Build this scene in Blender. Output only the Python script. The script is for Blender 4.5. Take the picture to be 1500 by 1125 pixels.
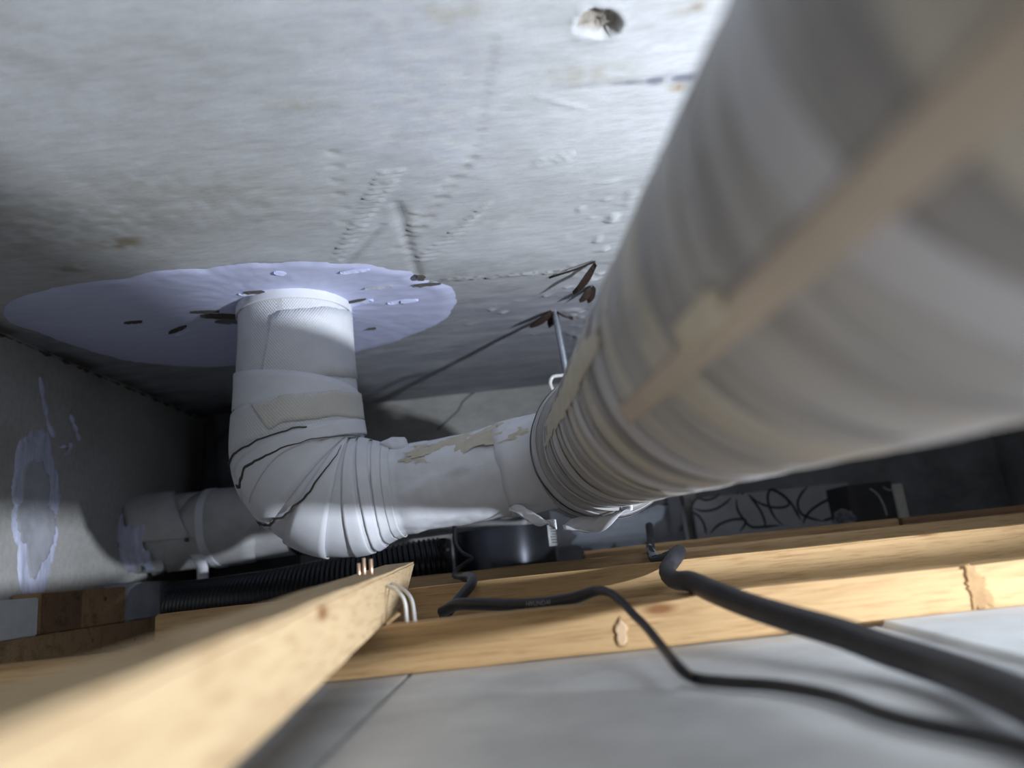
import bpy, bmesh, math, random
import numpy as np
from mathutils import Vector, Matrix, noise
from math import sin, cos, tan, pi, radians, sqrt, atan2

for o in list(bpy.data.objects): bpy.data.objects.remove(o)
S = bpy.context.scene
C = S.collection
random.seed(4)

# ------------------------------------------------------------------ camera
EYE = Vector((0, 0, .06)); PITCH, ROLL, FPX = radians(13.5), radians(6), 1060.0
FW = Vector((0, cos(PITCH), sin(PITCH))); U0 = Vector((0, -sin(PITCH), cos(PITCH))); R0 = Vector((1, 0, 0))
RT = cos(ROLL)*R0 - sin(ROLL)*U0; UP = cos(ROLL)*U0 + sin(ROLL)*R0
cd = bpy.data.cameras.new('camera'); co = bpy.data.objects.new('camera', cd); C.objects.link(co)
co.matrix_world = Matrix(((RT.x, UP.x, -FW.x, EYE.x), (RT.y, UP.y, -FW.y, EYE.y), (RT.z, UP.z, -FW.z, EYE.z), (0, 0, 0, 1)))
cd.sensor_width = 36; cd.lens = 36*FPX/1500; cd.clip_start = .01; cd.clip_end = 50
cd.dof.use_dof = True; cd.dof.focus_distance = .64; cd.dof.aperture_fstop = 4.4
S.camera = co

# ------------------------------------------------------------------ light
W = bpy.data.worlds.new('world'); S.world = W; W.use_nodes = True
W.node_tree.nodes['Background'].inputs[0].default_value = (.80, .86, 1, 1)
W.node_tree.nodes['Background'].inputs[1].default_value = .30
ld = bpy.data.lights.new('work_lamp', 'SPOT'); ld.energy = 46; ld.color = (.82, .89, 1); ld.shadow_soft_size = .019
ld.spot_size = radians(116); ld.spot_blend = 1
lo = bpy.data.objects.new('work_lamp', ld); C.objects.link(lo); lo.location = (.66, .13, .021)
lo.rotation_euler = Vector((-1, .34, .42)).to_track_quat('-Z', 'Y').to_euler()
ad = bpy.data.lights.new('room_light_below', 'AREA'); ad.energy = 1.5; ad.size = .8; ad.color = (1, .94, .84)
ao = bpy.data.objects.new('room_light_below', ad); C.objects.link(ao); ao.location = (.0, -.15, -.7); ao.rotation_euler = (pi, 0, 0)
S.view_settings.view_transform = 'Standard'; S.view_settings.look = 'None'
S.view_settings.exposure = .15; S.view_settings.gamma = 1; S.view_settings.use_curve_mapping = False

# ------------------------------------------------------------------ helpers
def ray(px, py): return RT*((px-750)/FPX) - UP*((py-562.5)/FPX) + FW
def at(px, py, x=None, y=None, z=None):
    d = ray(px, py)
    k = (x-EYE.x)/d.x if x is not None else (y-EYE.y)/d.y if y is not None else (z-EYE.z)/d.z
    return EYE + d*k
def link(name, me, m=None, parent=None, smooth=False, **props):
    o = bpy.data.objects.new(name, me); C.objects.link(o)
    if parent: o.parent = parent
    if m:
        for q in (m if isinstance(m, (list, tuple)) else [m]): me.materials.append(q)
    if smooth: me.polygons.foreach_set('use_smooth', [True]*len(me.polygons))
    for k, v in props.items(): o[k] = v
    return o
def thing(name, label, category, group=None):
    o = bpy.data.objects.new(name, None); C.objects.link(o); o['label'] = label; o['category'] = category
    if group: o['group'] = group
    return o
def tag(o, label, category, group=None):
    o['label'] = label; o['category'] = category
    if group: o['group'] = group
    return o
def mesh(name, v, f, uv=None):
    me = bpy.data.meshes.new(name); me.from_pydata([tuple(p) for p in v], [], f)
    if uv is not None:
        l = me.uv_layers.new(name='UVMap')
        li = np.empty(len(me.loops), dtype=np.int32); me.loops.foreach_get('vertex_index', li)
        l.data.foreach_set('uv', np.asarray(uv, dtype=np.float32)[li].ravel())
    me.update(); return me
def fbm(p, oct=4):
    return noise.fractal(Vector(p), 1.0, 2.0, oct)
def box_mesh(name, x0, x1, y0, y1, z0, z1, bev=.0012, rough=0, segs=1, seed=0):
    bm = bmesh.new(); bmesh.ops.create_cube(bm, size=1)
    for v in bm.verts: v.co = Vector(((x0+x1)/2+v.co.x*(x1-x0), (y0+y1)/2+v.co.y*(y1-y0), (z0+z1)/2+v.co.z*(z1-z0)))
    if bev: bmesh.ops.bevel(bm, geom=bm.edges[:], offset=bev, segments=2, affect='EDGES')
    if segs > 1:
        ax = max(range(3), key=lambda i: (x1-x0, y1-y0, z1-z0)[i]); lo_, hi = (x0, y0, z0)[ax], (x1, y1, z1)[ax]
        for k in range(1, segs):
            co_ = Vector((0, 0, 0)); co_[ax] = lo_+(hi-lo_)*k/segs; no = Vector((0, 0, 0)); no[ax] = 1
            bmesh.ops.bisect_plane(bm, geom=bm.verts[:]+bm.edges[:]+bm.faces[:], plane_co=co_, plane_no=no)
    if rough:
        for v in bm.verts:
            q = v.co*14 + Vector((seed*3.1, 0, 0)); v.co += Vector((fbm(q), fbm(q+Vector((9, 0, 0))), fbm(q+Vector((0, 9, 0)))))*rough
    me = bpy.data.meshes.new(name); bm.to_mesh(me); bm.free(); return me
def box(name, x0, x1, y0, y1, z0, z1, m, parent=None, **k):
    return link(name, box_mesh(name, x0, x1, y0, y1, z0, z1, **k), m, parent)

class Path:                      # arc-length sampled polyline with parallel-transported frames
    def __init__(s, pts, n=400, up=Vector((0, -1, 0)), smooth=True):
        P = [Vector(p) for p in pts]
        if smooth and len(P) > 2:
            Q = [2*P[0]-P[1]]+P+[2*P[-1]-P[-2]]; out = []
            k = max(4, n//(len(P)-1))
            for i in range(1, len(Q)-2):
                a, b, c, d = Q[i-1:i+3]
                for j in range(k):
                    t = j/k
                    out.append(.5*((2*b)+(c-a)*t+(2*a-5*b+4*c-d)*t*t+(3*b-a-3*c+d)*t**3))
            out.append(P[-1]); P = out
        s.P = P; s.S = [0]
        for a, b in zip(P, P[1:]): s.S.append(s.S[-1]+(b-a).length)
        s.L = s.S[-1]; s.T = []
        for i in range(len(P)): s.T.append((P[min(i+1, len(P)-1)]-P[max(i-1, 0)]).normalized())
        n0 = (up-up.dot(s.T[0])*s.T[0]).normalized(); s.N = [n0]
        for i in range(1, len(P)):
            m_ = s.N[-1]-s.N[-1].dot(s.T[i])*s.T[i]; s.N.append(m_.normalized())
        s.SA = np.array(s.S)
    def frame(s, d):
        i = int(np.searchsorted(s.SA, d)); i = min(max(i, 1), len(s.P)-1)
        l = s.S[i]-s.S[i-1]; t = (d-s.S[i-1])/l if l else 0
        p = s.P[i-1].lerp(s.P[i], t); T = s.T[i-1].lerp(s.T[i], min(max(t, 0), 1)).normalized(); N = s.N[i-1].lerp(s.N[i], min(max(t, 0), 1))
        N = (N-N.dot(T)*T).normalized(); return p, T, N, T.cross(N)
def tube(name, path, s0, s1, rf, m, parent=None, ns=60, na=48, cap=True, th0=None, th1=None, shift=None, skew=0, **props):
    """surface of radius rf(s,theta); partial arcs and sheared (helical) bands with th0/th1/shift"""
    full = th0 is None
    a0, a1 = (0, 2*pi) if full else (th0, th1)
    cols = na if full else na+1
    V, F, UVs = [], [], []
    for i in range(ns+1):
        t = i/ns
        for j in range(cols):
            th = a0+(a1+skew*(t-.5)-a0)*j/na
            s = s0+(s1-s0)*t + (shift(th) if shift else 0); s = min(max(s, 0), path.L)
            p, T, N, B = path.frame(s)
            r = rf(s, th)
            V.append(p+(N*cos(th)+B*sin(th))*r); UVs.append((s, th/(2*pi)))
    for i in range(ns):
        for j in range(na):
            a = i*cols+j; b = i*cols+(j+1) % cols if full else i*cols+j+1
            F.append((a, b, b+cols, a+cols))
    if full and cap:
        F.append(tuple(range(na))[::-1]); F.append(tuple(ns*cols+j for j in range(na)))
    me = mesh(name, V, F, UVs); o = link(name, me, m, parent, smooth=True, **props)
    if full and cap:
        for q in me.polygons[-2:]: q.use_smooth = False
    return o
def ribbon_solid(o, th):
    md = o.modifiers.new('thickness', 'SOLIDIFY'); md.thickness = th; md.offset = 0
    return o
def cable(name, pts, r, m, parent=None, n=160, na=10, rf=None):
    p = Path(pts, n)
    return tube(name, p, 0, p.L, (lambda s, t: rf(s/p.L)) if rf else (lambda s, t: r), m, parent, ns=n, na=na), p
def cyl(name, a, b, r, m, parent=None, na=16, ns=2):
    a, b = Vector(a), Vector(b); p = Path([a, b], smooth=False, up=Vector((0, -1, 0)) if abs((b-a).normalized().y) < .9 else Vector((0, 0, 1)))
    return tube(name, p, 0, p.L, lambda s, t: r, m, parent, ns=ns, na=na)

# ------------------------------------------------------------------ materials
def mat(name, col, rough=.7, metal=0, spec=.5):
    m = bpy.data.materials.new(name); m.use_nodes = True; b = m.node_tree.nodes['Principled BSDF']
    b.inputs['Base Color'].default_value = (*col, 1); b.inputs['Roughness'].default_value = rough
    b.inputs['Metallic'].default_value = metal; b.inputs['Specular IOR Level'].default_value = spec
    return m, m.node_tree.nodes, m.node_tree.links, b
def ramp(N, L, src, stops):
    r = N.new('ShaderNodeValToRGB'); L.new(src, r.inputs[0]); e = r.color_ramp.elements
    while len(e) < len(stops): e.new(.5)
    for q, (p, c) in zip(e, stops): q.position = p; q.color = (*c, 1)
    return r.outputs[0]
def mixc(N, L, mode, fac, a, b):
    x = N.new('ShaderNodeMix'); x.data_type = 'RGBA'; x.blend_type = mode
    for s, v in ((0, fac), (6, a), (7, b)):
        if hasattr(v, 'is_linked'): L.new(v, x.inputs[s])
        elif s == 0: x.inputs[0].default_value = v
        else: x.inputs[s].default_value = (*v, 1)
    return x.outputs[2]
def coords(N, L, scale=(1, 1, 1), uv=False, rot=(0, 0, 0)):
    t = N.new('ShaderNodeTexCoord'); mp = N.new('ShaderNodeMapping'); L.new(t.outputs['UV' if uv else 'Object'], mp.inputs[0])
    mp.inputs['Scale'].default_value = scale; mp.inputs['Rotation'].default_value = rot; return mp.outputs[0]
def noi(N, L, vec, scale, detail=6, rough=.6, dist=0):
    n = N.new('ShaderNodeTexNoise'); L.new(vec, n.inputs['Vector']); n.inputs['Scale'].default_value = scale
    n.inputs['Detail'].default_value = detail; n.inputs['Roughness'].default_value = rough; n.inputs['Distortion'].default_value = dist
    return n.outputs[0]
def bump(N, L, b, h, strength=.3, dist=.001, prev=None):
    x = N.new('ShaderNodeBump'); x.inputs['Strength'].default_value = strength; x.inputs['Distance'].default_value = dist
    L.new(h, x.inputs['Height'])
    if prev: L.new(prev, x.inputs['Normal'])
    L.new(x.outputs[0], b.inputs['Normal']); return x.outputs[0]

def concrete(name, dark, light, attr=False, streak=(1, 1, 1)):
    m, N, L, b = mat(name, light, .85, spec=.3)
    v = coords(N, L, streak)
    c1 = ramp(N, L, noi(N, L, v, 5, 8, .62), [(.30, dark), (.62, light)])
    fine = noi(N, L, coords(N, L, (26, 95, 60)), 1.6, 6, .7)
    c2 = mixc(N, L, 'MULTIPLY', 1.0, c1, ramp(N, L, fine, [(.3, (.80, .80, .79)), (.62, (1, 1, 1))]))
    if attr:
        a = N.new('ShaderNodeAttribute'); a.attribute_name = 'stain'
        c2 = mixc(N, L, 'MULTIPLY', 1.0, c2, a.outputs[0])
    L.new(c2, b.inputs['Base Color'])
    n1 = bump(N, L, b, fine, .35, .0012)
    bump(N, L, b, noi(N, L, coords(N, L), 420, 3), .25, .0006, n1)
    return m
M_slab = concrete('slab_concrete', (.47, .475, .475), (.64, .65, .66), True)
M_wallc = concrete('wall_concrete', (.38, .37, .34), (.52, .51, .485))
M_dkwall = concrete('shade_toned_concrete', (.10, .10, .105), (.27, .27, .28))  # wall concrete darkened: the unlit right side is put into its colour
def plain(name, col, col2=None, scale=60, rough=.7, metal=0, bmp=.2, dist=.0008, spec=.5, stretch=(1, 1, 1)):
    m, N, L, b = mat(name, col, rough, metal, spec)
    n = noi(N, L, coords(N, L, stretch), scale, 6)
    L.new(ramp(N, L, n, [(.3, col2 or tuple(c*.8 for c in col)), (.65, col)]), b.inputs['Base Color'])
    if bmp: bump(N, L, b, n, bmp, dist)
    return m
M_seal = plain('lavender_sealant', (.67, .70, .93), (.60, .63, .85), 30, .6, bmp=.25, dist=.0015, stretch=(1, 4, 1))
M_smear = plain('brushed_plaster', (.72, .75, .95), (.42, .44, .54), 40, .7, bmp=.4, stretch=(3, 3, .5))
M_black = plain('dark_hole', (.03, .03, .03), rough=.95)
M_rust = plain('rusty_steel', (.055, .032, .022), (.028, .018, .015), 300, .75, .3, .5)
M_zinc = plain('zinc_steel', (.62, .66, .72), (.45, .48, .53), 300, .35, .9)
M_wire = plain('pale_wire', (.75, .75, .72), rough=.35)
M_copper = plain('copper_pin', (.75, .52, .36), rough=.35, metal=.6)
M_chrome = plain('chrome', (.75, .76, .78), rough=.15, metal=1, bmp=0)
M_rubber = plain('black_rubber', (.026, .026, .031), (.016, .016, .019), 200, .42, bmp=.25)
M_hose = plain('dusty_black_foam_hose', (.026, .026, .032), (.016, .016, .019), 90, .55, bmp=.4)
M_dust = plain('dust_on_hose', (.30, .31, .34), (.16, .16, .18), 200, .9)
M_can, N, L, b = mat('dark_grey_brushed_metal', (.10, .105, .12), .40, .8)
b.inputs['Anisotropic'].default_value = .85; b.inputs['Anisotropic Rotation'].default_value = .25
tg = N.new('ShaderNodeTangent'); tg.direction_type = 'RADIAL'; tg.axis = 'Z'; L.new(tg.outputs[0], b.inputs['Tangent'])
M_gloss = plain('gloss_black_plastic', (.008, .008, .009), rough=.25, bmp=.05)
M_label = plain('silver_label', (.55, .57, .55), (.48, .50, .48), 80, .45, bmp=0)
M_ink = plain('label_ink', (.07, .07, .08), rough=.7, bmp=0)
M_print = plain('grey_print', (.34, .34, .36), rough=.7, bmp=0)
M_gyp = plain('ceiling_board_paper', (.76, .77, .77), (.60, .61, .61), 22, .9, bmp=.25)
M_core = plain('board_core', (.30, .29, .27), rough=.95)
M_white = plain('white_board', (.66, .66, .66), (.56, .56, .57), 40, .7)
M_foam = plain('grey_white_block', (.50, .51, .55), (.34, .35, .38), 30, .8)
M_cement = plain('dark_cement', (.20, .205, .22), (.12, .12, .13), 22, .6)
M_paste = plain('pale_cement_paste', (.50, .53, .60), (.34, .37, .42), 25, .45, stretch=(.4, 1, 3))
M_tile = plain('patterned_panel', (.33, .33, .34), (.27, .27, .28), 25, .5)
M_swirl = plain('swirl_print', (.022, .022, .026), rough=.5, bmp=0)
M_film = plain('crumpled_film', (.20, .20, .21), (.06, .06, .07), 60, .4)
M_darkpanel = plain('dark_panel', (.035, .032, .034), (.018, .017, .018), 40, .6)
M_pale = plain('pale_cut_edge', (.50, .47, .42), rough=.8)
M_tanstrip = plain('tan_strip_colour', (.56, .48, .39), (.50, .43, .35), 30, .45, bmp=0)
M_cloth_dk = plain('dark_insulation_cloth', (.075, .075, .085), (.045, .045, .05), 20, .9, bmp=.3)
def wood(name, light, dark, ax='x', rough=.75):
    m, N, L, b = mat(name, light, rough, spec=.35)
    st = {'x': (2.2, 34, 34), 'y': (34, 2.2, 34)}[ax]
    n = noi(N, L, coords(N, L, st), 2.2, 7, .65, .6)
    c = ramp(N, L, n, [(.25, dark), (.48, light), (.75, tuple(min(1, q*1.08) for q in light))])
    f = noi(N, L, coords(N, L, tuple(q*.5 for q in st)), 28, 4)
    c = mixc(N, L, 'MULTIPLY', .7, c, ramp(N, L, f, [(.32, (.66, .56, .45)), (.5, (1, 1, 1))]))
    k = N.new('ShaderNodeTexVoronoi'); L.new(coords(N, L, {'x': (9, 30, 30), 'y': (30, 9, 30)}[ax]), k.inputs[0]); k.inputs['Scale'].default_value = 1.0
    c = mixc(N, L, 'MULTIPLY', 1, c, ramp(N, L, k.outputs[0], [(.05, (.45, .30, .2)), (.12, (1, 1, 1))]))
    L.new(c, b.inputs['Base Color'])
    n1 = bump(N, L, b, f, .4, .0008); bump(N, L, b, n, .2, .0006, n1)
    return m
M_woodx = wood('pine_lengthwise', (.50, .325, .155), (.37, .225, .10))
M_woody = wood('pine_beam', (.48, .35, .20), (.38, .26, .14), 'y')
M_woodd = wood('old_brown_pine', (.42, .27, .14), (.20, .12, .06))
M_woodk = wood('dark_pine', (.22, .13, .07), (.08, .05, .03))
def wrap(name, col, col2, weave=True, uvs=9, rough=.62):
    m, N, L, b = mat(name, col, rough, spec=.35)
    n = noi(N, L, coords(N, L, (uvs, 2.5, 1), True), 3, 6)
    L.new(ramp(N, L, n, [(.32, col2), (.6, col)]), b.inputs['Base Color'])
    prev = None
    if weave:
        for rz in (.9, -.9):
            w = N.new('ShaderNodeTexWave'); L.new(coords(N, L, (1, .42, 1), True, (0, 0, rz)), w.inputs[0]); w.inputs['Scale'].default_value = 128
            prev = bump(N, L, b, w.outputs['Fac'], .38, .0006, prev)
    bump(N, L, b, n, .3, .001, prev)
    return m
M_wrap = wrap('white_woven_wrap', (.78, .79, .80), (.70, .71, .72))
M_wrap2 = wrap('smooth_white_wrap', (.80, .81, .85), (.72, .73, .76), False)
M_wrapy = wrap('yellowed_wrap', (.72, .70, .64), (.66, .63, .56))
M_pvc = wrap('dusty_white_wrap', (.62, .62, .62), (.48, .47, .45), False, 6)
def tapem(name, cols, gloss=.42, sv=.9):
    m, N, L, b = mat(name, cols[1], gloss, spec=.4)
    n = noi(N, L, coords(N, L, (34, sv, 1), True), 1.0, 4, .55, .3)
    c = ramp(N, L, n, [(.30, cols[0]), (.5, cols[1]), (.68, cols[2])])
    L.new(c, b.inputs['Base Color']); bump(N, L, b, noi(N, L, coords(N, L, (150, 1.5, 1), True), 1, 4), .25, .0015)
    return m
M_tape = tapem('grey_vinyl_tape', [(.29, .28, .275), (.42, .41, .395), (.48, .47, .46)])
M_tape_b = tapem('beige_vinyl_tape', [(.43, .40, .34), (.53, .50, .43), (.58, .56, .49)])
M_tape_d = tapem('dull_vinyl_tape', [(.23, .225, .22), (.30, .29, .285), (.37, .36, .35)])
M_tape_w = tapem('white_vinyl_tape', [(.47, .47, .49), (.56, .56, .58), (.62, .62, .65)])
M_glue = plain('yellow_glue_stain', (.64, .59, .48), (.52, .47, .36), 60, .6)
M_fray = plain('frayed_dark_edge', (.09, .08, .07), rough=.95)

# ------------------------------------------------------------------ the setting
ZS, XL, YB, XR = .36, -.556, 1.287, .835
def struct(o): o['kind'] = 'structure'; return o

def seg_dist(X, Y, a, b):
    ax, ay = a; bx, by = b; dx, dy = bx-ax, by-ay; l2 = dx*dx+dy*dy
    t = np.clip(((X-ax)*dx+(Y-ay)*dy)/l2, 0, 1); return np.hypot(X-ax-t*dx, Y-ay-t*dy), t
def ss(px, py): p = at(px, py, z=ZS); return p.x, p.y
rng = np.random.default_rng(3)
def vnoise(X, Y, sc, seed=0):           # cheap value noise
    g = np.random.default_rng(seed).random((64, 64)); x = X*sc; y = Y*sc
    i = np.floor(x).astype(int); j = np.floor(y).astype(int); u = x-i; v = y-j; u = u*u*(3-2*u); v = v*v*(3-2*v)
    i0, i1, j0, j1 = i % 64, (i+1) % 64, j % 64, (j+1) % 64
    return (g[i0, j0]*(1-u)+g[i1, j0]*u)*(1-v)+(g[i0, j1]*(1-u)+g[i1, j1]*u)*v

def axis(lo_, d0, d1, hi, n0, fine, n1): return np.concatenate([np.linspace(lo_, d0, n0, endpoint=False), np.arange(d0, d1, fine), np.linspace(d1, hi, n1)])
xs = axis(XL-.08, -.56, .22, XR+.08, 3, .0028, 12); ys = axis(-.95, .27, 1.0, YB+.08, 12, .0028, 40)
X, Y = np.meshgrid(xs, ys, indexing='ij'); Z = np.full_like(X, ZS); col = np.ones(X.shape+(3,))
inside = (X > -.57) & (X < .23) & (Y > .26)
Z -= .0016*(vnoise(X, Y, 9, 1)-.5)+.0008*(vnoise(X*.5, Y, 60, 2)-.5)
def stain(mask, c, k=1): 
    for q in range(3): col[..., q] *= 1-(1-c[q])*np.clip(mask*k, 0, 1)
# big chipped hollow
cx, cy = ss(878, 28); n = vnoise(X, Y, 150, 4); n2 = vnoise(X, Y, 420, 14); d = np.hypot((X-cx)*.9, (Y-cy))+.017*(vnoise(X, Y, 75, 17)-.5)+.005*(n-.5)
mk = np.clip((.0125-d)/.005, 0, 1); Z += mk*(.002+.006*n*n2*2); stain(mk, (.60, .55, .48), 1.0); stain(mk*n2, (.55, .48, .40), 1.0)
mk = np.clip(1-abs(d-.0135)/.004, 0, 1); Z -= mk*.0018*n2
# concrete joint with laitance crumbs
a, b = ss(618, 412), ss(835, 397); d, t = seg_dist(X, Y, a, b); n = vnoise(X, Y, 220, 5)
Z -= np.exp(-(d/.0022)**2)*.003*np.clip(n*2-.6, 0, 1.4); stain(np.exp(-((d-.003)/.002)**2)*(n > .55), (.45, .43, .4))
# ticks: rows of short trowel ridges
def ticks(p, q, k, ln, h, w=.0016, tilt=0, dark=None):
    for i in range(k):
        t = i/(k-1); px, py = p[0]+(q[0]-p[0])*t, p[1]+(q[1]-p[1])*t; l = ln[0]+(ln[1]-ln[0])*t
        a, b = ss(px-l, py+tilt), ss(px+l, py-tilt); d, _ = seg_dist(X, Y, a, b)
        g = np.exp(-(d/w)**2)*(.35+.9*vnoise(X, Y, 170, i)); Z[...] -= h*.72*g
        if dark is not None: stain(g, dark)
ticks((492, 382), (572, 252), 19, (7, 16), .0030, .0018, 2)
ticks((620, 380), (712, 300), 14, (14, 6), .0024, .0018, 2)
ticks((600, 372), (608, 312), 8, (6, 4), .0018, .0018, 0, (.78, .77, .72))
ticks((785, 238), (832, 230), 7, (4, 4), .0016, .0016, 7)
ticks((725, 55), (700, 215), 15, (3, 4), -.0006, .0022, 0, (.82, .82, .80))
ticks((690, 232), (590, 362), 10, (5, 9), -.0016, .0030, 1, (.78, .76, .70))
ticks((487, 225), (505, 325), 6, (4, 5), -.0016, .0030, 0, (.80, .79, .74))
ticks((800, 145), (850, 158), 4, (12, 8), .0012, .0016, -3)
for p, q, w, h in (((582, 300), (612, 402), .005, .0016), ((560, 330), (497, 400), .004, .0010)):
    d, t = seg_dist(X, Y, ss(*p), ss(*q)); g = np.exp(-(d/w)**2); Z += h*g; stain(g, (.84, .84, .85))
# crack stains, brown patches and broad tints
d, t = seg_dist(X, Y, ss(795, 130), ss(1010, 113)); stain(np.exp(-(d/(.0012+.004*t))**2)*np.clip(vnoise(X, Y, 120, 7)*1.5, 0, 1), (.38, .38, .44), 1.3)
def blob(px, py, rx, ry, c, k=1, seed=9):
    cx, cy = ss(px, py); q = ((X-cx)/rx)**2+((Y-cy)/ry)**2; stain(np.exp(-q)*np.clip(vnoise(X, Y, 130, seed)*1.8-.2, 0, 1), c, k)
blob(992, 127, .006, .005, (.55, .40, .22)); blob(175, 357, .022, .010, (.55, .46, .33), 1.2); blob(100, 395, .02, .008, (.60, .52, .40))
blob(1015, 12, .012, .006, (.6, .5, .38)); blob(868, 108, .03, .012, (.86, .82, .72)); blob(665, 18, .03, .01, (.86, .83, .75)); blob(440, 155, .02, .008, (.9, .87, .78))
blob(300, 290, .10, .05, (.86, .85, .80), 1, 3); blob(90, 330, .12, .06, (.78, .76, .70), 1, 12)
blob(600, 120, .06, .14, (.93, .94, 1.0), 1, 31); blob(705, 320, .05, .03, (.88, .87, .84), 1, 4); blob(680, 400, .05, .02, (.80, .80, .80), 1, 6)
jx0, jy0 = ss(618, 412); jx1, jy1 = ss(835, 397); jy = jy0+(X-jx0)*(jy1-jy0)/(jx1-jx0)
far = np.clip((Y-jy)/.10+.08, 0, 1); stain(far*(.55+.6*vnoise(X*.25, Y, 70, 41)), (.60, .60, .66))  # slab turns gradually darker and bluer beyond the joint, with streaks
# pale splashes and loose crumbs near the anchors
for px, py in ((722, 453), (735, 457), (760, 440), (800, 432), (832, 420), (850, 455), (690, 475), (712, 512), (735, 545), (780, 490), (868, 405), (862, 397), (874, 408), (880, 400)):
    cx, cy = ss(px, py); q = np.hypot((X-cx)/.006, (Y-cy)/.004); g = np.exp(-q*q)*vnoise(X, Y, 300, px); Z -= .003*g
    for k in range(3): col[..., k] *= 1+.5*np.clip(g, 0, 1)
n = vnoise(X, Y, 90, 21); g = np.exp(-((X-(.10-.0*(Y)))/.025)**2)*(Y > .55)*np.clip(n*3-1.9, 0, 1); Z -= .003*g
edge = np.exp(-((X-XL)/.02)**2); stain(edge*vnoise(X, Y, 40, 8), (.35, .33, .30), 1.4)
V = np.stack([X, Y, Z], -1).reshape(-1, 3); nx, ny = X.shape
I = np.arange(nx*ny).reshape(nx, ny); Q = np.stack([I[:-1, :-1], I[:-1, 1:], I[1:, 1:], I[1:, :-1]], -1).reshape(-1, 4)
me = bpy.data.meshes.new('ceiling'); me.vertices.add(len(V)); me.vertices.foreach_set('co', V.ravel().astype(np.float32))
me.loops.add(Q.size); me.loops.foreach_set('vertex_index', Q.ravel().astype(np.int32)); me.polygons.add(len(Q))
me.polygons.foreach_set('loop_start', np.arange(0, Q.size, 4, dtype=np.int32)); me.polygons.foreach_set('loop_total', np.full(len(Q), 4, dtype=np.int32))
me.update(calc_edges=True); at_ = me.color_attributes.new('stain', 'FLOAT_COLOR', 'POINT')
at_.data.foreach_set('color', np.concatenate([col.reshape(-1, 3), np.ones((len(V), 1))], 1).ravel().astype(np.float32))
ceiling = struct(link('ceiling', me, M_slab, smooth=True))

wall_left = struct(box('wall_left', XL-.08, XL, -.95, YB+.08, -.02, ZS+.01, M_wallc, bev=0))
wall_back = struct(box('wall_back', XL, XR, YB, YB+.08, -.02, ZS+.01, M_wallc, bev=0))
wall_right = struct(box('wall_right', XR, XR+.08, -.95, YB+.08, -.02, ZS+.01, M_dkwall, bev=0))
wall_front = struct(box('wall_front', XL, XR, -.98, -.95, -.02, ZS+.01, M_wallc, bev=0))

floor = bpy.data.objects.new('floor', None); C.objects.link(floor); struct(floor)
ja, jb = at(1296, 920, z=0), at(1500, 977, z=0)
sx = lambda y, g=0: ja.x+(y-ja.y)*(jb.x-ja.x)/(jb.y-ja.y)+g          # slanting joint between the boards
def board(quad, dz):
    bm = bmesh.new(); vs = [bm.verts.new((x, y, z)) for z in (-.0095, dz) for x, y in quad]
    bm.faces.new(vs[:4][::-1]); bm.faces.new(vs[4:])
    for k in range(4): bm.faces.new((vs[k], vs[(k+1) % 4], vs[4+(k+1) % 4], vs[4+k]))
    bmesh.ops.bevel(bm, geom=bm.edges[:], offset=.0005, segments=2, affect='EDGES')
    me = bpy.data.meshes.new('board'); bm.to_mesh(me); bm.free(); link('board', me, M_gyp, floor)
board([(XL, .17), (-.079, .17), (-.079, YB), (XL, YB)], 0)
board([(-.0765, .17), (sx(.17), .17), (sx(YB), YB), (-.0765, YB)], 0)
board([(sx(.17, .0025), .17), (XR, .17), (XR, .447), (sx(.447, .0025), .447)], .0034)
board([(.1705, -.2985), (XR, -.2985), (XR, .1685), (.1705, .1685)], 0)
board([(sx(.449, .0025), .449), (XR, .449), (XR, YB), (sx(YB, .0025), YB)], 0)
board([(XL, -.95), (XR, -.95), (XR, -.30), (XL, -.30)], 0)
board([(XL, -.2985), (-.35, -.2985), (-.35, .1685), (XL, .1685)], 0)

# coat of sealant round the riser, a thin raised skin on the slab
def skin(name, plane, centre, outline, m, parent, th, rings=26, ns=220, ragged=.02, seed=0, combs=0, wob=.0007):
    """star-shaped skin: outline points in 2D (u,v) of plane -> 3D via plane(u,v,h)"""
    c = Vector((*centre, 0)); ang = sorted((atan2(v-centre[1], u-centre[0]), sqrt((u-centre[0])**2+(v-centre[1])**2)) for u, v in outline)
    A = [a for a, _ in ang]; R = [r for _, r in ang]; A = [A[-1]-2*pi]+A+[A[0]+2*pi]; R = [R[-1]]+R+[R[0]]
    V, F = [plane(centre[0], centre[1], th)], []
    for i in range(1, rings+1):
        t = i/rings
        for j in range(ns):
            a = -pi+2*pi*j/ns; r = float(np.interp(a, A, R)); dx, dy = cos(a), sin(a)
            rg = ragged*fbm((dx*6+seed, dy*6, 1.3), 5)+ragged*.6*fbm((dx*22+seed, dy*22, 4), 4)
            q = r*(1+rg)*t; u, v = centre[0]+dx*q, centre[1]+dy*q
            h = th*(1 if t < .93 else max(0.0, (1-t)/.07)) + (wob*fbm((u*70+seed, v*70, 0), 4) if t < .98 else 0)
            if combs and t > .5: h += .0006*sin(t*combs)*(t-.5)
            V.append(plane(u, v, h if t < 1 else -.0004))
    for j in range(ns): F.append((0, 1+j, 1+(j+1) % ns))
    for i in range(rings-1):
        for j in range(ns):
            a = 1+i*ns+j; b = 1+i*ns+(j+1) % ns; F.append((a, a+ns, b+ns, b))
    return link(name, mesh(name, V, F), m, parent, smooth=True)
onslab = lambda u, v, h: Vector((u, v, ZS-.0007-h))
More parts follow.
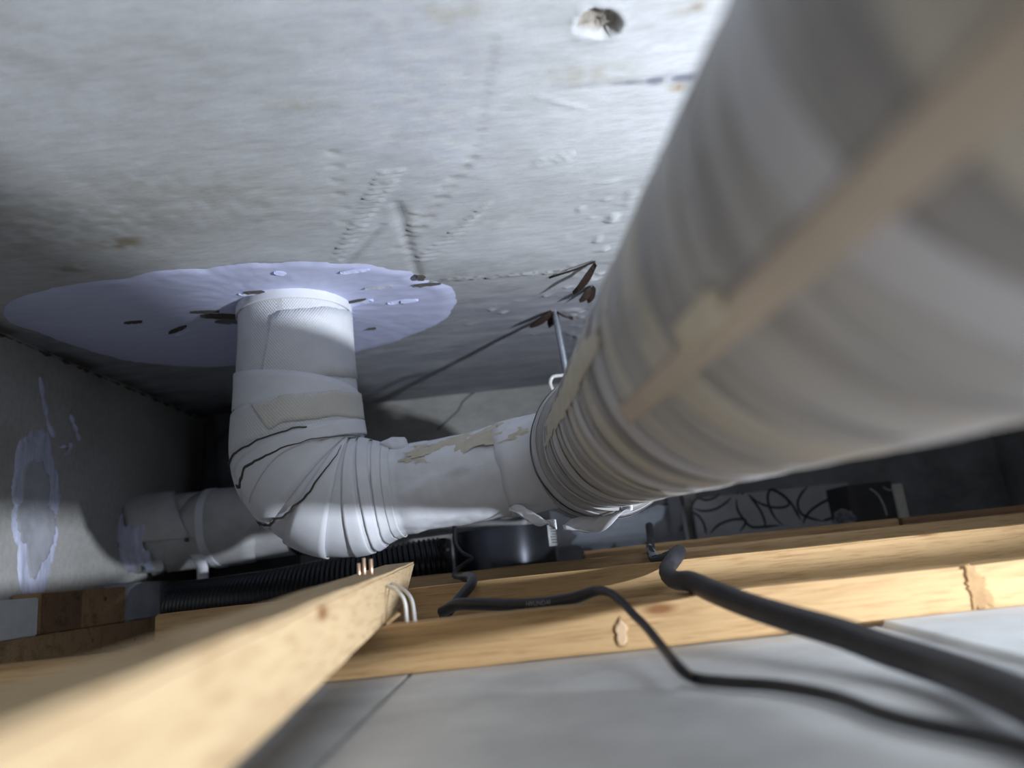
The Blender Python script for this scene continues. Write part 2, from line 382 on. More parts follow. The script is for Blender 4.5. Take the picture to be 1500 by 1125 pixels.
patch = [(2, 447), (30, 432), (60, 425), (180, 408), (300, 393), (400, 385), (500, 386), (545, 387), (575, 394), (602, 396), (612, 408), (640, 413), (660, 420), (668, 437), (660, 458), (640, 474), (600, 492), (560, 505), (520, 516), (470, 528), (400, 535), (345, 536), (260, 536), (200, 530), (150, 520), (95, 500), (50, 484), (10, 470)]
skin('sealant_coat', onslab, ss(429, 447), [ss(*p) for p in patch], M_seal, ceiling, .0022, seed=2, ragged=.016, combs=140)['label'] = 'lavender-white sealant brushed on the slab round the pipe'
# peeled flakes and torn grooves in the coat
def flake(name, px, py, l, w, m, parent, rot=0, h=.004, seed=0):
    c = Vector((*ss(px, py), ZS-.003)); V, F = [], []
    n = 9
    for i in range(n):
        t = i/(n-1)-.5; ww = w*(1-(2*t)**2)**.5*(.6+.6*noise.noise(Vector((i*.9, seed, 0)))**2+.2) if abs(t) < .5 else .0003
        for k in (-1, 1):
            p = Vector((t*l, k*ww/2, -h*(.5+.5*k)*(.4+.6*abs(noise.noise(Vector((i*.7, seed, 3))))))); p.rotate(Matrix.Rotation(rot, 3, 'Z')); V.append(c+p)
    for i in range(n-1): F.append((2*i, 2*i+1, 2*i+3, 2*i+2))
    return ribbon_solid(link(name, mesh(name, V, F), m, parent), .0008)
for k, (px, py, l, w, r, m) in enumerate([(375, 424, .035, .008, .1, M_seal), (372, 423, .022, .004, .1, M_fray), (520, 440, .045, .010, -.25, M_seal), (512, 438, .040, .004, -.25, M_fray), (590, 437, .035, .006, 0, M_seal), (588, 438, .008, .005, 1.2, M_fray),
        (260, 478, .034, .007, -.55, M_fray), (268, 482, .030, .004, -.55, M_seal), (325, 458, .045, .012, .35, M_fray), (335, 466, .03, .012, .2, M_cement), (300, 452, .03, .004, .2, M_fray), (195, 467, .02, .004, 0, M_fray), (555, 416, .03, .003, .05, M_foam),
        (410, 395, .012, .006, .6, M_seal), (520, 392, .03, .004, 0, M_seal), (545, 477, .010, .004, 0, M_fray), (625, 412, .03, .004, .1, M_fray), (616, 402, .012, .012, 1.1, M_fray)]):
    flake('paint_flake', px, py, l, w, m, ceiling, r, seed=k*1.7)
# dark torn gap where slab meets left wall
def crumble(pts, w, m, parent, name='crumbled_edge', h=.006):
    V, F = [], []
    for i, p in enumerate(pts):
        q = Vector(p); a = w*(.4+abs(noise.noise(Vector((i*.8, 2, 0))))*1.6)
        V += [q+Vector((0, 0, -.001)), q+Vector((a*.9, 0, -.0035)), q+Vector((a*.2, 0, -a*1.1))]
    for i in range(len(pts)-1):
        for k in range(3): F.append((3*i+k, 3*i+3+k, 3*i+3+(k+1) % 3, 3*i+(k+1) % 3))
    return link(name, mesh(name, V, F), m, parent)
crumble([(XL-.002, .70+.0075*i, ZS) for i in range(75)], .006, M_fray, wall_left)

# brushed plaster on left wall
onleft = lambda u, v, h: Vector((XL+.0004+h, u, v))
def lw(px, py): p = at(px, py, x=XL); return p.y, p.z
skin('plaster_smear', onleft, lw(50, 750), [lw(*p) for p in ((26, 648), (45, 632), (70, 634), (78, 680), (80, 760), (74, 830), (64, 872), (40, 876), (30, 862), (27, 800), (20, 740), (22, 690))], M_smear, wall_left, .0016, ragged=.05, seed=5, wob=.001)['label'] = 'white brushed plaster smear'
skin('plaster_patch', onleft, lw(50, 755), [lw(*p) for p in ((34, 680), (60, 672), (66, 740), (60, 830), (44, 850), (36, 800), (30, 730))], M_foam, wall_left, .0028, ragged=.12, seed=7, rings=12, ns=100)
for pts in (((58, 552), (64, 590), (70, 620), (78, 640)), ((103, 607), (110, 628), (116, 645)), ((88, 655), (104, 652), (96, 668))):
    P_ = [at(px, py, x=XL+.001) for px, py in pts]
    cable('plaster_drip', P_, .002, M_smear, wall_left, n=24, na=6, rf=lambda t: .0012+.0022*abs(sin(t*9)))
# crack on the back wall, and a dark sheet painting in the shade at its right end
cable('wall_crack', [at(px, py, y=YB-.0004) for px, py in ((712, 566), (690, 578), (677, 590), (672, 600), (660, 612), (640, 630))], .0011, M_fray, wall_back, n=30, na=6)
box('shade_sheet', .30, XR-.002, YB-.004, YB-.0002, .0, ZS-.002, M_dkwall, wall_back, bev=0)

# ------------------------------------------------------------------ drain piping: one rigid run
pipes = thing('drain_pipe', 'large drain pipe wrapped in white tape, from the slab round an elbow to the foreground', 'pipe')
AX0, AX1 = Vector((.1029, .2, .1398)), Vector((.0821, .7, .1585)); AD = (AX1-AX0).normalized()
def axm(y): return AX0+AD*((y-.2)/AD.y)
# riser + elbow + branch as one path
rx, ry, zb = -.235, .768, .141
pts = [(rx, ry, ZS-.001), (rx, ry, .33), (rx, ry, .30), (rx, ry, .27), (rx, ry, .24), (rx, ry, .215)]
for k in range(1, 7):
    a = k/6*pi/2*.999; pts.append((rx+.062*(1-cos(a)), ry, .203-.062*sin(a)))
pts += [(-.15, ry, zb+.001), (-.12, ry, zb+.002), (-.08, ry-.001, zb+.004), (-.04, ry-.003, zb+.008), (.0, ry-.005, zb+.013), (.04, ry-.007, zb+.017), (.075, ry-.008, zb+.019)]
RP = Path(pts, 400)
sR = ZS-.203; sE = sR+.062*pi/2; sC = sE+.045                 # end of riser, elbow, collar
def rs(s, th):
    if s < sR: r = .0612+.0075*min(1, max(0, (s-.035)/.12))**1.3
    elif s < sE: r = .0687-.0065*((s-sR)/(sE-sR))**2
    elif s < sC:
        t = (s-sE)/(sC-sE); r = .0622-.0165*(t*t*(3-2*t))
    else: r = .0450+.0012*min(1, (s-sC)/.05)+.0035*max(0, min(1, (s-sC-.05)/.07))
    return r
def rwrink(s, th):
    r = rs(s, th)
    if s > sE-.03:
        k = min(1, (s-sE+.03)/.05)
        r += k*(.0024*fbm((s*26+th*1.1, th*1.6, 2), 4)+.0018*abs(sin((s*60+th*2.2+fbm((s*9, th, 0))*3)))*max(0, 1-abs(s-sC-.01)/.05))
    else: r += .0007*fbm((s*18, th*1.3, 7), 3)
    return r
tube('riser_pipe', RP, 0, sR+.004, rwrink, M_wrap, pipes, ns=60, na=72, label='upright woven-wrapped pipe leaving the slab')
tube('elbow', RP, sR, sE+.004, rwrink, M_wrap2, pipes, ns=40, na=72, label='white wrapped elbow')
tube('branch_pipe', RP, sE, RP.L, rwrink, M_wrap2, pipes, ns=110, na=72, label='narrower cloth-wrapped branch with yellow stain')
# theta on RP: 0 faces the camera (-y), find the sense of +theta
def band(name, s0, s1, m, off, th0=-pi, th1=pi, slope=0, wav=0, lift=None, parent=pipes, na=60, ns=6, ph=0, path=RP, rfun=rwrink, wob=.0, thick=.0009, skew=0):
    sh = lambda th: slope*th + wav*sin(th*1.0+ph) + wob*fbm((th*3+ph*5, ph, 0), 3)
    o = tube(name, path, s0, s1, lambda s, th: rfun(s, th)+off, m, parent, ns=ns, na=na, cap=False, th0=th0, th1=th1, shift=sh, skew=skew)
    return ribbon_solid(o, thick)
# riser wraps (s measured down from the slab)
band('tape_wrap', .000, .012, M_wrap2, .0012)
band('tape_wrap', .028, .105, M_wrap, .0014, th0=-1.75, th1=.20, slope=.010, skew=.22, wob=.002)
band('tape_wrap', .090, .130, M_wrap2, .0018, slope=-.010)
band('tape_wrap', .118, .158, M_wrap, .0024, slope=.006)
band('tape_wrap', .120, .149, M_wrapy, .0034, th0=-1.7, th1=.26, slope=.008, wob=.003, skew=-.30)
band('tape_wrap', .155, .172, M_wrap2, .0026, slope=.010)
band('tape_wrap', .160, .178, M_wrap2, .0034, th0=-1.7, th1=.9, slope=.014)
for s0, sl, ph in ((.1560, .010, 1), (.1720, .006, 2)):
    band('frayed_edge', s0, s0+.0014, M_fray, .0040, th0=-1.3 if ph == 2 else -.4, th1=1.5 if ph == 1 else 1.0, slope=sl, ns=1, ph=ph, wob=.003)
# elbow wraps
band('tape_wrap', sR+.006, sR+.055, M_wrap2, .0020, th0=-1.3, th1=1.4, slope=-.006)
band('tape_wrap', sR+.062, sR+.085, M_wrap2, .0022, slope=-.004)
band('frayed_edge', sR+.066, sR+.0676, M_fray, .0034, th0=-.75, th1=1.55, slope=-.019, ns=1, ph=4, wob=.004)
for k, (s0, w) in enumerate(((sE-.004, .012), (sE+.010, .010), (sE+.022, .010), (sE+.032, .008))):
    band('tape_wrap', s0, s0+w, M_wrap2, .0010+.0005*(k % 2), slope=.0015*(k-1), wav=.002, ph=k, thick=.0005)
# little knotted fold on top of the branch next to the elbow
kp = RP.frame(sC-.004)[0]; bm = bmesh.new(); bmesh.ops.create_icosphere(bm, subdivisions=3, radius=.011)
for v in bm.verts: v.co = Vector((v.co.x*1.5, v.co.y*1.3, v.co.z*.9))*(1+.35*noise.noise(v.co*140)) + kp+Vector((.002, -.012, .044))
me = bpy.data.meshes.new('cloth_knot'); bm.to_mesh(me); bm.free(); link('cloth_knot', me, M_wrap2, pipes, smooth=True)
# yellow-brown stain sheet on branch upper side and the overlapping sheet edge
def irregular(name, path, rfun, s0, s1, t0, t1, m, off, seed, parent=pipes, amp=.3, ns=26, na=26):
    V, F, K = [], [], []
    for i in range(ns+1):
        for j in range(na+1):
            s = s0+(s1-s0)*i/ns; th = t0+(t1-t0)*j/na; p, T, N, B = path.frame(min(max(s, 0), path.L)); V.append(p+(N*cos(th)+B*sin(th))*(rfun(s, th)+off))
            u, v = 2*i/ns-1, 2*j/na-1; K.append(max(abs(u), abs(v))**2*.9+amp*fbm((u*2.2+seed, v*2.2, seed), 5) < .62)
    for i in range(ns):
        for j in range(na):
            q = (i*(na+1)+j, i*(na+1)+j+1, (i+1)*(na+1)+j+1, (i+1)*(na+1)+j)
            if all(K[k] for k in q): F.append(q)
    return link(name, mesh(name, V, F), m, parent, smooth=True)
p_, T_, N_, B_ = RP.frame(sC+.05); UPSGN = 1 if B_.z > 0 else -1       # +theta goes up when UPSGN is 1
irregular('glue_stain', RP, rwrink, sC+.005, sC+.15, UPSGN*.30, UPSGN*1.15, M_glue, .0007, 3.3, amp=.8, ns=60, na=60)
band('tape_wrap', sC+.108, RP.L-.02, M_wrap2, .0006, na=50, wob=.002, thick=.0005)

# main pipe along its axis, from behind the camera to the capped end
MP = Path([axm(-.50), axm(.10), axm(.5), axm(.935)], smooth=False, up=Vector((-1, 0, 0)))
sm = lambda y: (axm(y)-axm(-.50)).length
RM = .0612
def rmain(s, th):
    k = (s*26) % 1.0
    near = min(1, max(0, (s-.75)/.25))
    return RM+.0005*k*near+(.0003+.0004*near)*fbm((s*14, th*.9, 5), 3)
tube('main_pipe', MP, 0, MP.L, rmain, M_tape, pipes, ns=420, na=96, label='foreground pipe wound with grey and beige vinyl tape')
p_, T_, N_, B_ = MP.frame(sm(.2)); MS = 1 if B_.z > 0 else -1
def mth(deg_from_x):                         # angle measured from +x towards +z  -> theta of the path (0 = -x)
    a = radians(180-deg_from_x); return a*MS
def mband(y0, y1, m, off, slope=0, wav=0, ph=0, th0=-pi, th1=pi, ns=6, **k): return band('tape_band', sm(y0), sm(y1), m, off, th0, th1, slope*MS, wav, ph=ph, path=MP, rfun=rmain, ns=ns, **k)
for k, (y0, y1, m) in enumerate([(.045, .075, M_tape_b), (.078, .092, M_tape_d), (.100, .118, M_tape_w), (.122, .136, M_tape), (.141, .152, M_tape_d), (.160, .184, M_tape), (.190, .199, M_tape_d), (.206, .236, M_tape_b), (.240, .262, M_tape),
        (.268, .284, M_tape_b), (.290, .312, M_tape_w), (.318, .331, M_tape_d), (.338, .362, M_tape_b), (.366, .380, M_tape), (.386, .404, M_tape_w), (.410, .428, M_tape_b), (.434, .452, M_tape), (.456, .470, M_tape_d), (.476, .490, M_tape_w), (.495, .515, M_tape), (.519, .530, M_tape_b), (.535, .556, M_tape_w), (.562, .578, M_tape), (.584, .60, M_tape_d), (.604, .62, M_tape), (.63, .65, M_tape_w)]):
    mband(y0, y1, m, (.0003+.00012*(k % 3))*(1 if y0 > .28 else .5), thick=.0002 if y0 > .28 else .0001, slope=.004*((k*7) % 5-2)*(1.6 if y0 < .28 else .7), ph=k*1.3, wav=.003)
# tan strip running lengthwise over the wound tape
tstrip = tube('tan_strip', MP, 0, sm(.30), lambda s, th: rmain(s, th)+.0010, M_tanstrip, pipes, ns=160, na=6, cap=False, th0=mth(-146), th1=mth(-154)); ribbon_solid(tstrip, .0002); tstrip['label'] = 'tan lengthwise strip on the main pipe'
# yellow glue line along the upper left side and near the joint
irregular('glue_stain', MP, rmain, sm(.26), sm(.66), mth(163), mth(188), M_glue, .0009, 8.1, amp=.6, ns=70, na=14)
irregular('glue_stain', MP, rmain, sm(.15), sm(.20), mth(-149), mth(-160), M_glue, .0012, 2.1, amp=.5, ns=14, na=14)
# socket of the tee where the branch comes in
def rsock(s, th):
    t = (s-sm(.655))/(sm(.845)-sm(.655)); e = min(1, t/.16, (1-t)/.10); e = max(0, e)
    return   .0635+.0060*e*e*(3-2*e)+.0012*abs(sin(s*170))+.0010*fbm((s*20, th*2, 1), 3)
tube('tee_socket', MP, sm(.655), sm(.845), rsock, M_tape, pipes, ns=70, na=80, label='thicker taped tee socket joining branch and main pipe')
for k, (y0, y1, m) in enumerate([(.668, .682, M_tape_w), (.69, .702, M_tape_d), (.708, .722, M_tape), (.728, .742, M_tape_w), (.75, .765, M_tape_d), (.772, .80, M_tape)]):
    band('tape_band', sm(y0), sm(y1), m, .0005+.0003*(k % 2), thick=.0003, slope=.002*(k % 3-1), wav=.002, ph=k, path=MP, rfun=rsock)
tube('end_cap', MP, sm(.925), MP.L, lambda s, th: .066, M_pvc, pipes, ns=2, na=48)
# loose tails of tape under the socket
def tail(pts, w, wdir, m, name='tape_tail'):
    p = Path(pts, 40); V, F = [], []; n = 24
    for i in range(n+1):
        s = p.L*i/n; q = p.frame(s)[0]; ww = w*(1-.55*(i/n)**2)*(.5+.5*min(1, i/3)); d = Vector(wdir).normalized()
        for k in range(5):
            f_ = k/4-.5; V.append(q+d*ww*f_+Vector((0, 0, .0035*sin(k*1.4+i*.35))))
    for i in range(n):
        for k in range(4): a = i*5+k; F.append((a, a+1, a+6, a+5))
    return ribbon_solid(link(name, mesh(name, V, F), m, pipes, smooth=True), .0008)
tail([at(745, 745, y=.735), at(780, 757, y=.715), at(800, 765, y=.70), at(815, 770, y=.69)], .010, (0, .3, 1), M_wrap2)
tail([at(825, 772, y=.70), at(860, 771, y=.685), at(895, 757, y=.665), at(926, 741, y=.65)], .014, (0, .5, 1), M_wrap2)

# ------------------------------------------------------------------ hanger of the main pipe
hang = thing('pipe_hanger', 'threaded zinc rod hanging from the slab beside the big pipe, with a clamp ring', 'hanger')
hx, hy = .064, .878; cen = axm(hy); top = Vector((hx, hy, ZS)); bot = Vector((cen.x-.003, hy, cen.z+.078))
rp = Path([top, bot], smooth=False, up=Vector((0, -1, 0)))
tube('threaded_rod', rp, 0, rp.L, lambda s, th: .0041+.0005*(1 if int(s/.0009) % 2 else -1), M_zinc, hang, ns=int(rp.L/.0009)*1, na=14)
for z in (.076, .064): 
    q = cen+Vector((-.003, 0, z)); cyl('nut', q, q+Vector((0, 0, .007)), .0085, M_zinc, hang, na=6)
V, F = [], []
for i in range(60):
    a = 2*pi*i/60
    for r in (.0655, .0685):
        for dy in (-.011, .011): V.append(cen+Vector((cos(a)*r, dy, sin(a)*r)))
for i in range(60):
    a, b = 4*i, 4*((i+1) % 60)
    F += [(a, a+1, b+1, b), (a+2, b+2, b+3, a+3), (a, b, b+2, a+2), (a+1, a+3, b+3, b+1)]
link('clamp_ring', mesh('clamp_ring', V, F), M_zinc, hang, smooth=False)
ear_d = (at(778, 622, y=hy)-cen); ear_d.y = 0; ear_d.normalize(); side = Vector((-ear_d.z, 0, ear_d.x))
V, F = [], []
for i in range(9):
    a = -pi/2+pi*i/8
    for dy in (-.004, .004): V.append(cen+ear_d*(.083+.010*cos(a))+side*(.011*sin(a)+.004)+Vector((0, dy-.012, 0)))
for dy in (-.004, .004): V.append(cen+ear_d*.062+side*.016+Vector((0, dy-.012, 0)))
for dy in (-.004, .004): V.append(cen+ear_d*.062+side*-.010+Vector((0, dy-.012, 0)))
n = len(V)//2
F = [tuple(range(0, 2*n, 2)), tuple(range(1, 2*n, 2))[::-1]]+[(2*i, 2*i+1, 2*((i+1) % n)+1, 2*((i+1) % n)) for i in range(n)]
link('clamp_ear', mesh('clamp_ear', V, F), M_foam, hang)
for o_ in (-.010, .002):
    q = at(762, 633, y=hy-.02)+side*o_*.5; cyl('clamp_bolt', q, q+ear_d*-.012+side*-.006, .0014, M_wire, hang, na=8)
hk = [at(px, py, y=hy-.012) for px, py in ((834, 549), (822, 550), (810, 552), (806, 560), (808, 568), (812, 574))]
cable('wire_hook', hk, .0022, M_wire, hang, n=40, na=8)
def blade(name, a, b, w, m, parent, drop=.006, curl=.004, thick=.0018):
    a, b = Vector(a), Vector(b); d = (b-a).normalized(); s_ = d.cross(Vector((0, 0, 1))).normalized(); V, F = [], []; n = 8
    for i in range(n+1):
        t = i/n; ww = w*max(.08, sin(pi*min(1, t*.85+.12)))
        p = a.lerp(b, t)+Vector((0, 0, -drop*sin(pi*t*.6)))
        V += [p-s_*ww/2, p+s_*ww/2+Vector((0, 0, -curl))]
    for i in range(n): F.append((2*i, 2*i+1, 2*i+3, 2*i+2))
    return ribbon_solid(link(name, mesh(name, V, F), m, parent), thick)
sl = lambda px, py, dz=.001: at(px, py, z=ZS-dz)
for a, b in (((808, 455), (776, 470)), ((810, 456), (803, 470)), ((816, 455), (838, 458))): blade('anchor_wing', sl(*a), sl(*b, .004), .009, M_rust, hang)
# rusty form-tie remnants sticking out of the slab
blade('rusty_tie', sl(872, 384), sl(838, 415, .006), .007, M_rust, ceiling, .010)
blade('rusty_tie', sl(870, 418), sl(860, 433, .005), .008, M_rust, ceiling)
blade('rusty_tie', sl(866, 419), sl(848, 432, .005), .008, M_rust, ceiling)
cable('tie_wire', [sl(872, 383, .002), sl(842, 395, .004), sl(820, 402, .003), sl(805, 407, .001)], .0011, M_rust, ceiling, n=20, na=6)

# ------------------------------------------------------------------ white pipe through the left wall
wp = thing('drain_pipe', 'white wrapped horizontal pipe entering the left wall behind the elbow', 'pipe')
WP = Path([(XL-.01, 1.05, .147), (-.40, 1.045, .146), (-.2, 1.035, .145), (.0, 1.03, .145)], 120)
rw = lambda s, th: .0535-.010*max(0, min(1, (s-.12)/.25))+.0016*fbm((s*16, th*1.2, 3), 4)
tube('pipe_body', WP, 0, WP.L, rw, M_pvc, wp, ns=80, na=56)
UW = 1 if WP.frame(.1)[3].z > 0 else -1
wband = lambda name, s0, s1, m, off, **k: band(name, s0, s1, m, off, parent=wp, path=WP, rfun=rw, **k)
wband('tape_wrap', .085, .21, M_pvc, .0018, slope=.02*UW, wob=.003)
wband('cloth_sheet', .03, .105, M_pvc, .0034, th0=UW*-.25, th1=UW*1.5, slope=-.028*UW, ns=10)
wband('tape_band', .118, .130, M_wrap2, .0028, slope=.004)
wband('black_strap', .238, .245, M_gloss, .0022, slope=.004, ns=2)
irregular('plaster_collar', WP, rw, .006, .055, -UW*1.3, UW*.5, M_smear, .004, 5.0, wp, amp=.5)
h_ = at(274, 791, y=.988); cyl('plug_hole', h_, h_+Vector((0, -.003, 0)), .003, M_gloss, wp, na=10)
V, F = [], []
for i in range(13):
    t = i/12; q = at(287+t*14+3*sin(t*5), 812+t*50, y=.985-.004*sin(t*7)); V += [q-Vector((.008*(1-.3*t), 0, 0)), q+Vector((.008, .001, 0))]
for i in range(12): F.append((2*i, 2*i+1, 2*i+3, 2*i+2))
ribbon_solid(link('tape_tail', mesh('tape_tail', V, F), M_wrap2, wp, smooth=True), .0008)
# dark wrapped bundle in the corner and the offcut lying on the pipe
db = thing('insulated_pipe', 'dark cloth-wrapped upright pipe in the shadowed left corner', 'pipe')
DP = Path([(-.44, 1.19, .0), (-.445, 1.19, .15), (-.46, 1.195, .27), (-.475, 1.20, .335)], 60)
rd = lambda s, th: .068-.02*max(0, (s-.24)/.1)+.006*fbm((s*5, th*1.4, 4), 4)+.004*abs(sin(th*5+s*8))
tube('pipe_sleeve', DP, 0, DP.L, rd, M_cloth_dk, db, ns=40, na=60)
band('cloth_fold', .17, .30, M_cloth_dk, .003, th0=-.2, th1=1.3, slope=.03, parent=db, path=DP, rfun=rd)
oc = thing('wood_offcut', 'dark brown wood offcut lying on the white pipe at the left', 'wood')
box('block', -.375, -.275, 1.035, 1.075, .2005, .222, M_woodk, oc, rough=.001, segs=3)

# ------------------------------------------------------------------ battens
G = 'pine battens of the ceiling frame'
def batten(label, x0, x1, y0, y1, z0, z1, m=None, **k):
    o = box('wooden_batten', x0, x1, y0, y1, z0, z1, m or M_woodx, bev=.0014, rough=.0006, segs=40, **k)
    return tag(o, label, 'batten')
fb = batten('front pine batten lying on the ceiling boards, brightly lit face', -.50, XR-.004, .452, .482, .0005, .0282)
onfb = lambda u, v, h: Vector((u, .4516-h, v))
def fw(px, py): p = at(px, py, y=.4516); return p.x, p.z
M_bark = plain('brown_bark_streak', (.40, .24, .10), (.26, .15, .06), 120, .8, bmp=.5)
M_knot = plain('pale_knot', (.60, .42, .25), (.52, .35, .20), 60, .7)
skin('bark_streak', onfb, fw(1430, 862), [fw(*p) for p in ((1412, 832), (1428, 829), (1440, 845), (1446, 862), (1456, 885), (1440, 893), (1425, 890), (1424, 872), (1418, 850))], M_bark, fb, .0004, rings=10, ns=90, ragged=.35, seed=11, wob=.0004)
skin('knot_ring', onfb, fw(910, 926), [fw(*p) for p in ((902, 930), (903, 910), (908, 901), (915, 908), (918, 928), (918, 948), (904, 948))], M_bark, fb, .0003, rings=6, ns=50, ragged=.05, seed=12, wob=0)
skin('knot', onfb, fw(910, 926), [fw(*p) for p in ((904, 930), (905, 912), (908, 904), (914, 910), (916, 928), (916, 947), (906, 947))], M_knot, fb, .0006, rings=6, ns=50, ragged=.05, seed=12, wob=0)
batten('second pine batten, directly behind the front one and under the black cables', -.315, XR-.004, .620, .650, .0005, .0447, seed=2)
batten('third pine batten, below the black fan housing, ending short at right', -.14, .545, .800, .828, .0005, .0518, M_woodx if 0 else wood('aged_pine', (.40, .27, .14), (.26, .16, .08)), seed=3)
batten('farthest dark pine batten in front of the swirl-patterned panel', .068, .475, .955, .985, .0005, .0602, M_woodd, seed=4)
batten('dark short batten continuing right of the farthest one, below the grey corner', .480, XR-.004, .955, .985, .0005, .0600, M_woodk, seed=5)
batten('brown perimeter batten running along the foot of the left wall', XL+.001, XL+.036, .55, 1.25, .0005, .0320, M_woodd, seed=6)

# diagonal (camera-ward) beam lying on the front batten, far end cut on a slant
beam = thing('wooden_batten', 'pale pine batten crossing over the front batten towards the viewer at lower left', 'batten')
def bp(y, side_, top_):
    x = -.0927+(.0747-.0927+.0)*0; t = (y-.46)/.26
    x = -.0927-.018*t; z = .0283+.0089*t
    return Vector((x-(.0303 if side_ else 0), y, z+(.0297 if top_ else 0)))
bm = bmesh.new(); N_ = 30; rows = []
for i in range(N_+1):
    t = i/N_; row = []
    for s_, tp in ((0, 0), (0, 1), (1, 1), (1, 0)):
        y1 = .715 if tp else .585
        if tp and s_: y1 = .705
        p = bp(.02+(y1-.02)*t, s_, tp); p += Vector((fbm(p*20+Vector((s_, tp, 0))), 0, fbm(p*20+Vector((4, s_, tp)))))*.0006
        row.append(bm.verts.new(p))
    rows.append(row)
for a, b in zip(rows, rows[1:]):
    for k in range(4): bm.faces.new((a[k], a[(k+1) % 4], b[(k+1) % 4], b[k]))
bm.faces.new(rows[0][::-1]); bm.faces.new(rows[-1]); bmesh.ops.recalc_face_normals(bm, faces=bm.faces)
bmesh.ops.bevel(bm, geom=[e for e in bm.edges if abs((e.verts[0].co-e.verts[1].co).normalized().y) > .9 and e.calc_face_angle(0) > .5], offset=.0016, segments=2, affect='EDGES')
me = bpy.data.meshes.new('beam_body'); bm.to_mesh(me); bm.free(); link('beam_body', me, M_woody, beam)
for px, h in ((527, .007), (533, .010), (541, .009)):
    q = at(px, 838, z=.0600); q = Vector((-.112+(px-533)*.0006, q.y if 0 else .50, .0555)); cyl('nail', q, q+Vector((0, 0, h+.005)), .0013, M_copper, beam, na=8)
for (x0, y0), (x1, y1) in (((562, 859), (596, 906)), ((572, 856), (608, 907))):
    a = at(x0, y0, x=-.0955); b = at(x1, y1, y=.462); mid = (a+b)/2+Vector((.006, -.004, .002))
    cable('staple_leg', [a+Vector((-.006, 0, .001)), a+Vector((.003, -.001, 0)), mid, Vector((b.x, b.y, .0285))], .0011, M_wire, beam, n=24, na=8)
V = [at(565, 913, y=.451), at(583, 897, y=.449), at(586, 899, y=.447), at(567, 915, y=.447)]
ribbon_solid(link('splinter', mesh('splinter', V, [(0, 1, 2, 3)]), M_woody, beam), .001)

# ------------------------------------------------------------------ blocks on the perimeter batten at left
xf = XL+.034
def zy(px, py): p = at(px, py, x=xf); return p.y, p.z
def lblock(name, label, cat, y0, y1, z0, z1, m, xa=XL+.002, xb=xf, **k):
    t = thing(name, label, cat); box('block', xa, xb, y0, y1, z0, z1, m, t, segs=3, **k); return t
lblock('board_strip', 'white board strip standing at the foot of the left wall', 'board', .60, .786, .0325, .0715, M_white)
wb = lblock('wood_block', 'brown sawn wood block beside the white strip at the left wall', 'wood', .788, .955, .0325, .0760, M_woodd)
box('sawn_end', XL+.0345, XL+.0352, .79, .86, .034, .0750, M_woodk, wb, bev=0)
lblock('foam_block', 'chipped grey-white block right of the brown wood block by the left wall', 'block', .957, 1.045, .0325, .0800, M_foam, rough=.0015)
lblock('foam_block', 'darker grey block under the white pipe at the left wall', 'block', 1.048, 1.20, .0325, .0800, M_cement, rough=.001)

# ------------------------------------------------------------------ fan housing and black hose
fan = thing('ventilation_fan', 'round black fan housing with a silver label below the branch pipe', 'fan')
FC = Vector((-.030, .945, 0)); FR = .0655
cyl('housing', FC+Vector((0, 0, .002)), FC+Vector((0, 0, .098)), FR, M_can, fan, na=72)
cyl('rim', FC+Vector((0, 0, .0005)), FC+Vector((0, 0, .004)), FR+.004, M_gloss, fan, na=72)
box('side_flange', -.106, -.097, .872, .93, .001, .092, M_gloss, fan)
cyl('flange_screw', Vector((-.0955, .871, .078)), Vector((-.0955, .868, .078)), .0022, M_chrome, fan, na=8)
def onfan(a, z, r): return FC+Vector((sin(a)*r, -cos(a)*r, z))
V, F = [], []
for i in range(9):
    a = radians(56+i*3.6); V += [onfan(a, .070, FR+.0006), onfan(a, .101-.003, FR+.0006)]
for i in range(8): F.append((2*i, 2*i+2, 2*i+3, 2*i+1))
ribbon_solid(link('label_plate', mesh('label_plate', V, F), M_label, fan, smooth=True), .0006); lb = fan.children[-1]
V, F = [], []
for k in range(7):
    z = .0935-k*.0033; a = 60+(k*5 % 4)
    while a < 80:
        w = random.uniform(1.5, 4); b0 = len(V)
        for q in (a, min(82, a+w)):
            V += [onfan(radians(q), z, FR+.0012), onfan(radians(q), z+.0015, FR+.0012)]
        F.append((b0, b0+2, b0+3, b0+1)); a += w+1
link('label_text', mesh('label_text', V, F), M_ink, lb)
hs = thing('flexible_duct', 'black ribbed flexible duct in the dark gap left of the fan housing', 'duct')
HP = Path([(-.44, .93, .040), (-.33, .90, .042), (-.22, .885, .050), (-.15, .89, .058), (-.106, .90, .060)], 120)
tube('duct_hose', HP, 0, HP.L, lambda s, th: .0335+.0012*sin(s*1100), M_gloss, hs, ns=420, na=36)

# ------------------------------------------------------------------ cables
def cab(pts, r, m, label, rf=None, n=200):
    t = thing('cable', label, 'cable'); o, p = cable('cable_sheath', pts, r, m, t, n=n, na=14, rf=rf); return t, p
A_ = at
thick = [A_(951, 770, y=.90), A_(953, 788, y=.87), A_(953, 797, y=.815), A_(954, 809, y=.785), A_(961, 821, y=.75), A_(977, 819, y=.70), A_(989, 812, y=.66), A_(994, 809, y=.635), A_(987, 819, y=.611), A_(978, 832, y=.60), A_(979, 842, y=.575), A_(990, 850, y=.53), A_(1012, 852, y=.470), A_(1048, 868, y=.425), A_(1100, 888, y=.39), A_(1160, 907, y=.355), A_(1230, 927, y=.325), A_(1300, 952, y=.295), A_(1380, 978, y=.262), A_(1450, 1004, z=.0112), A_(1530, 1040, z=.0112), A_(1700, 1130, z=.0112)]
tc, tp = cab(thick, .0066, M_hose, 'thick black foam-covered hose draped over the battens at right', rf=lambda t: .0046+.0019*min(1, max(0, (t-.12)/.25)))
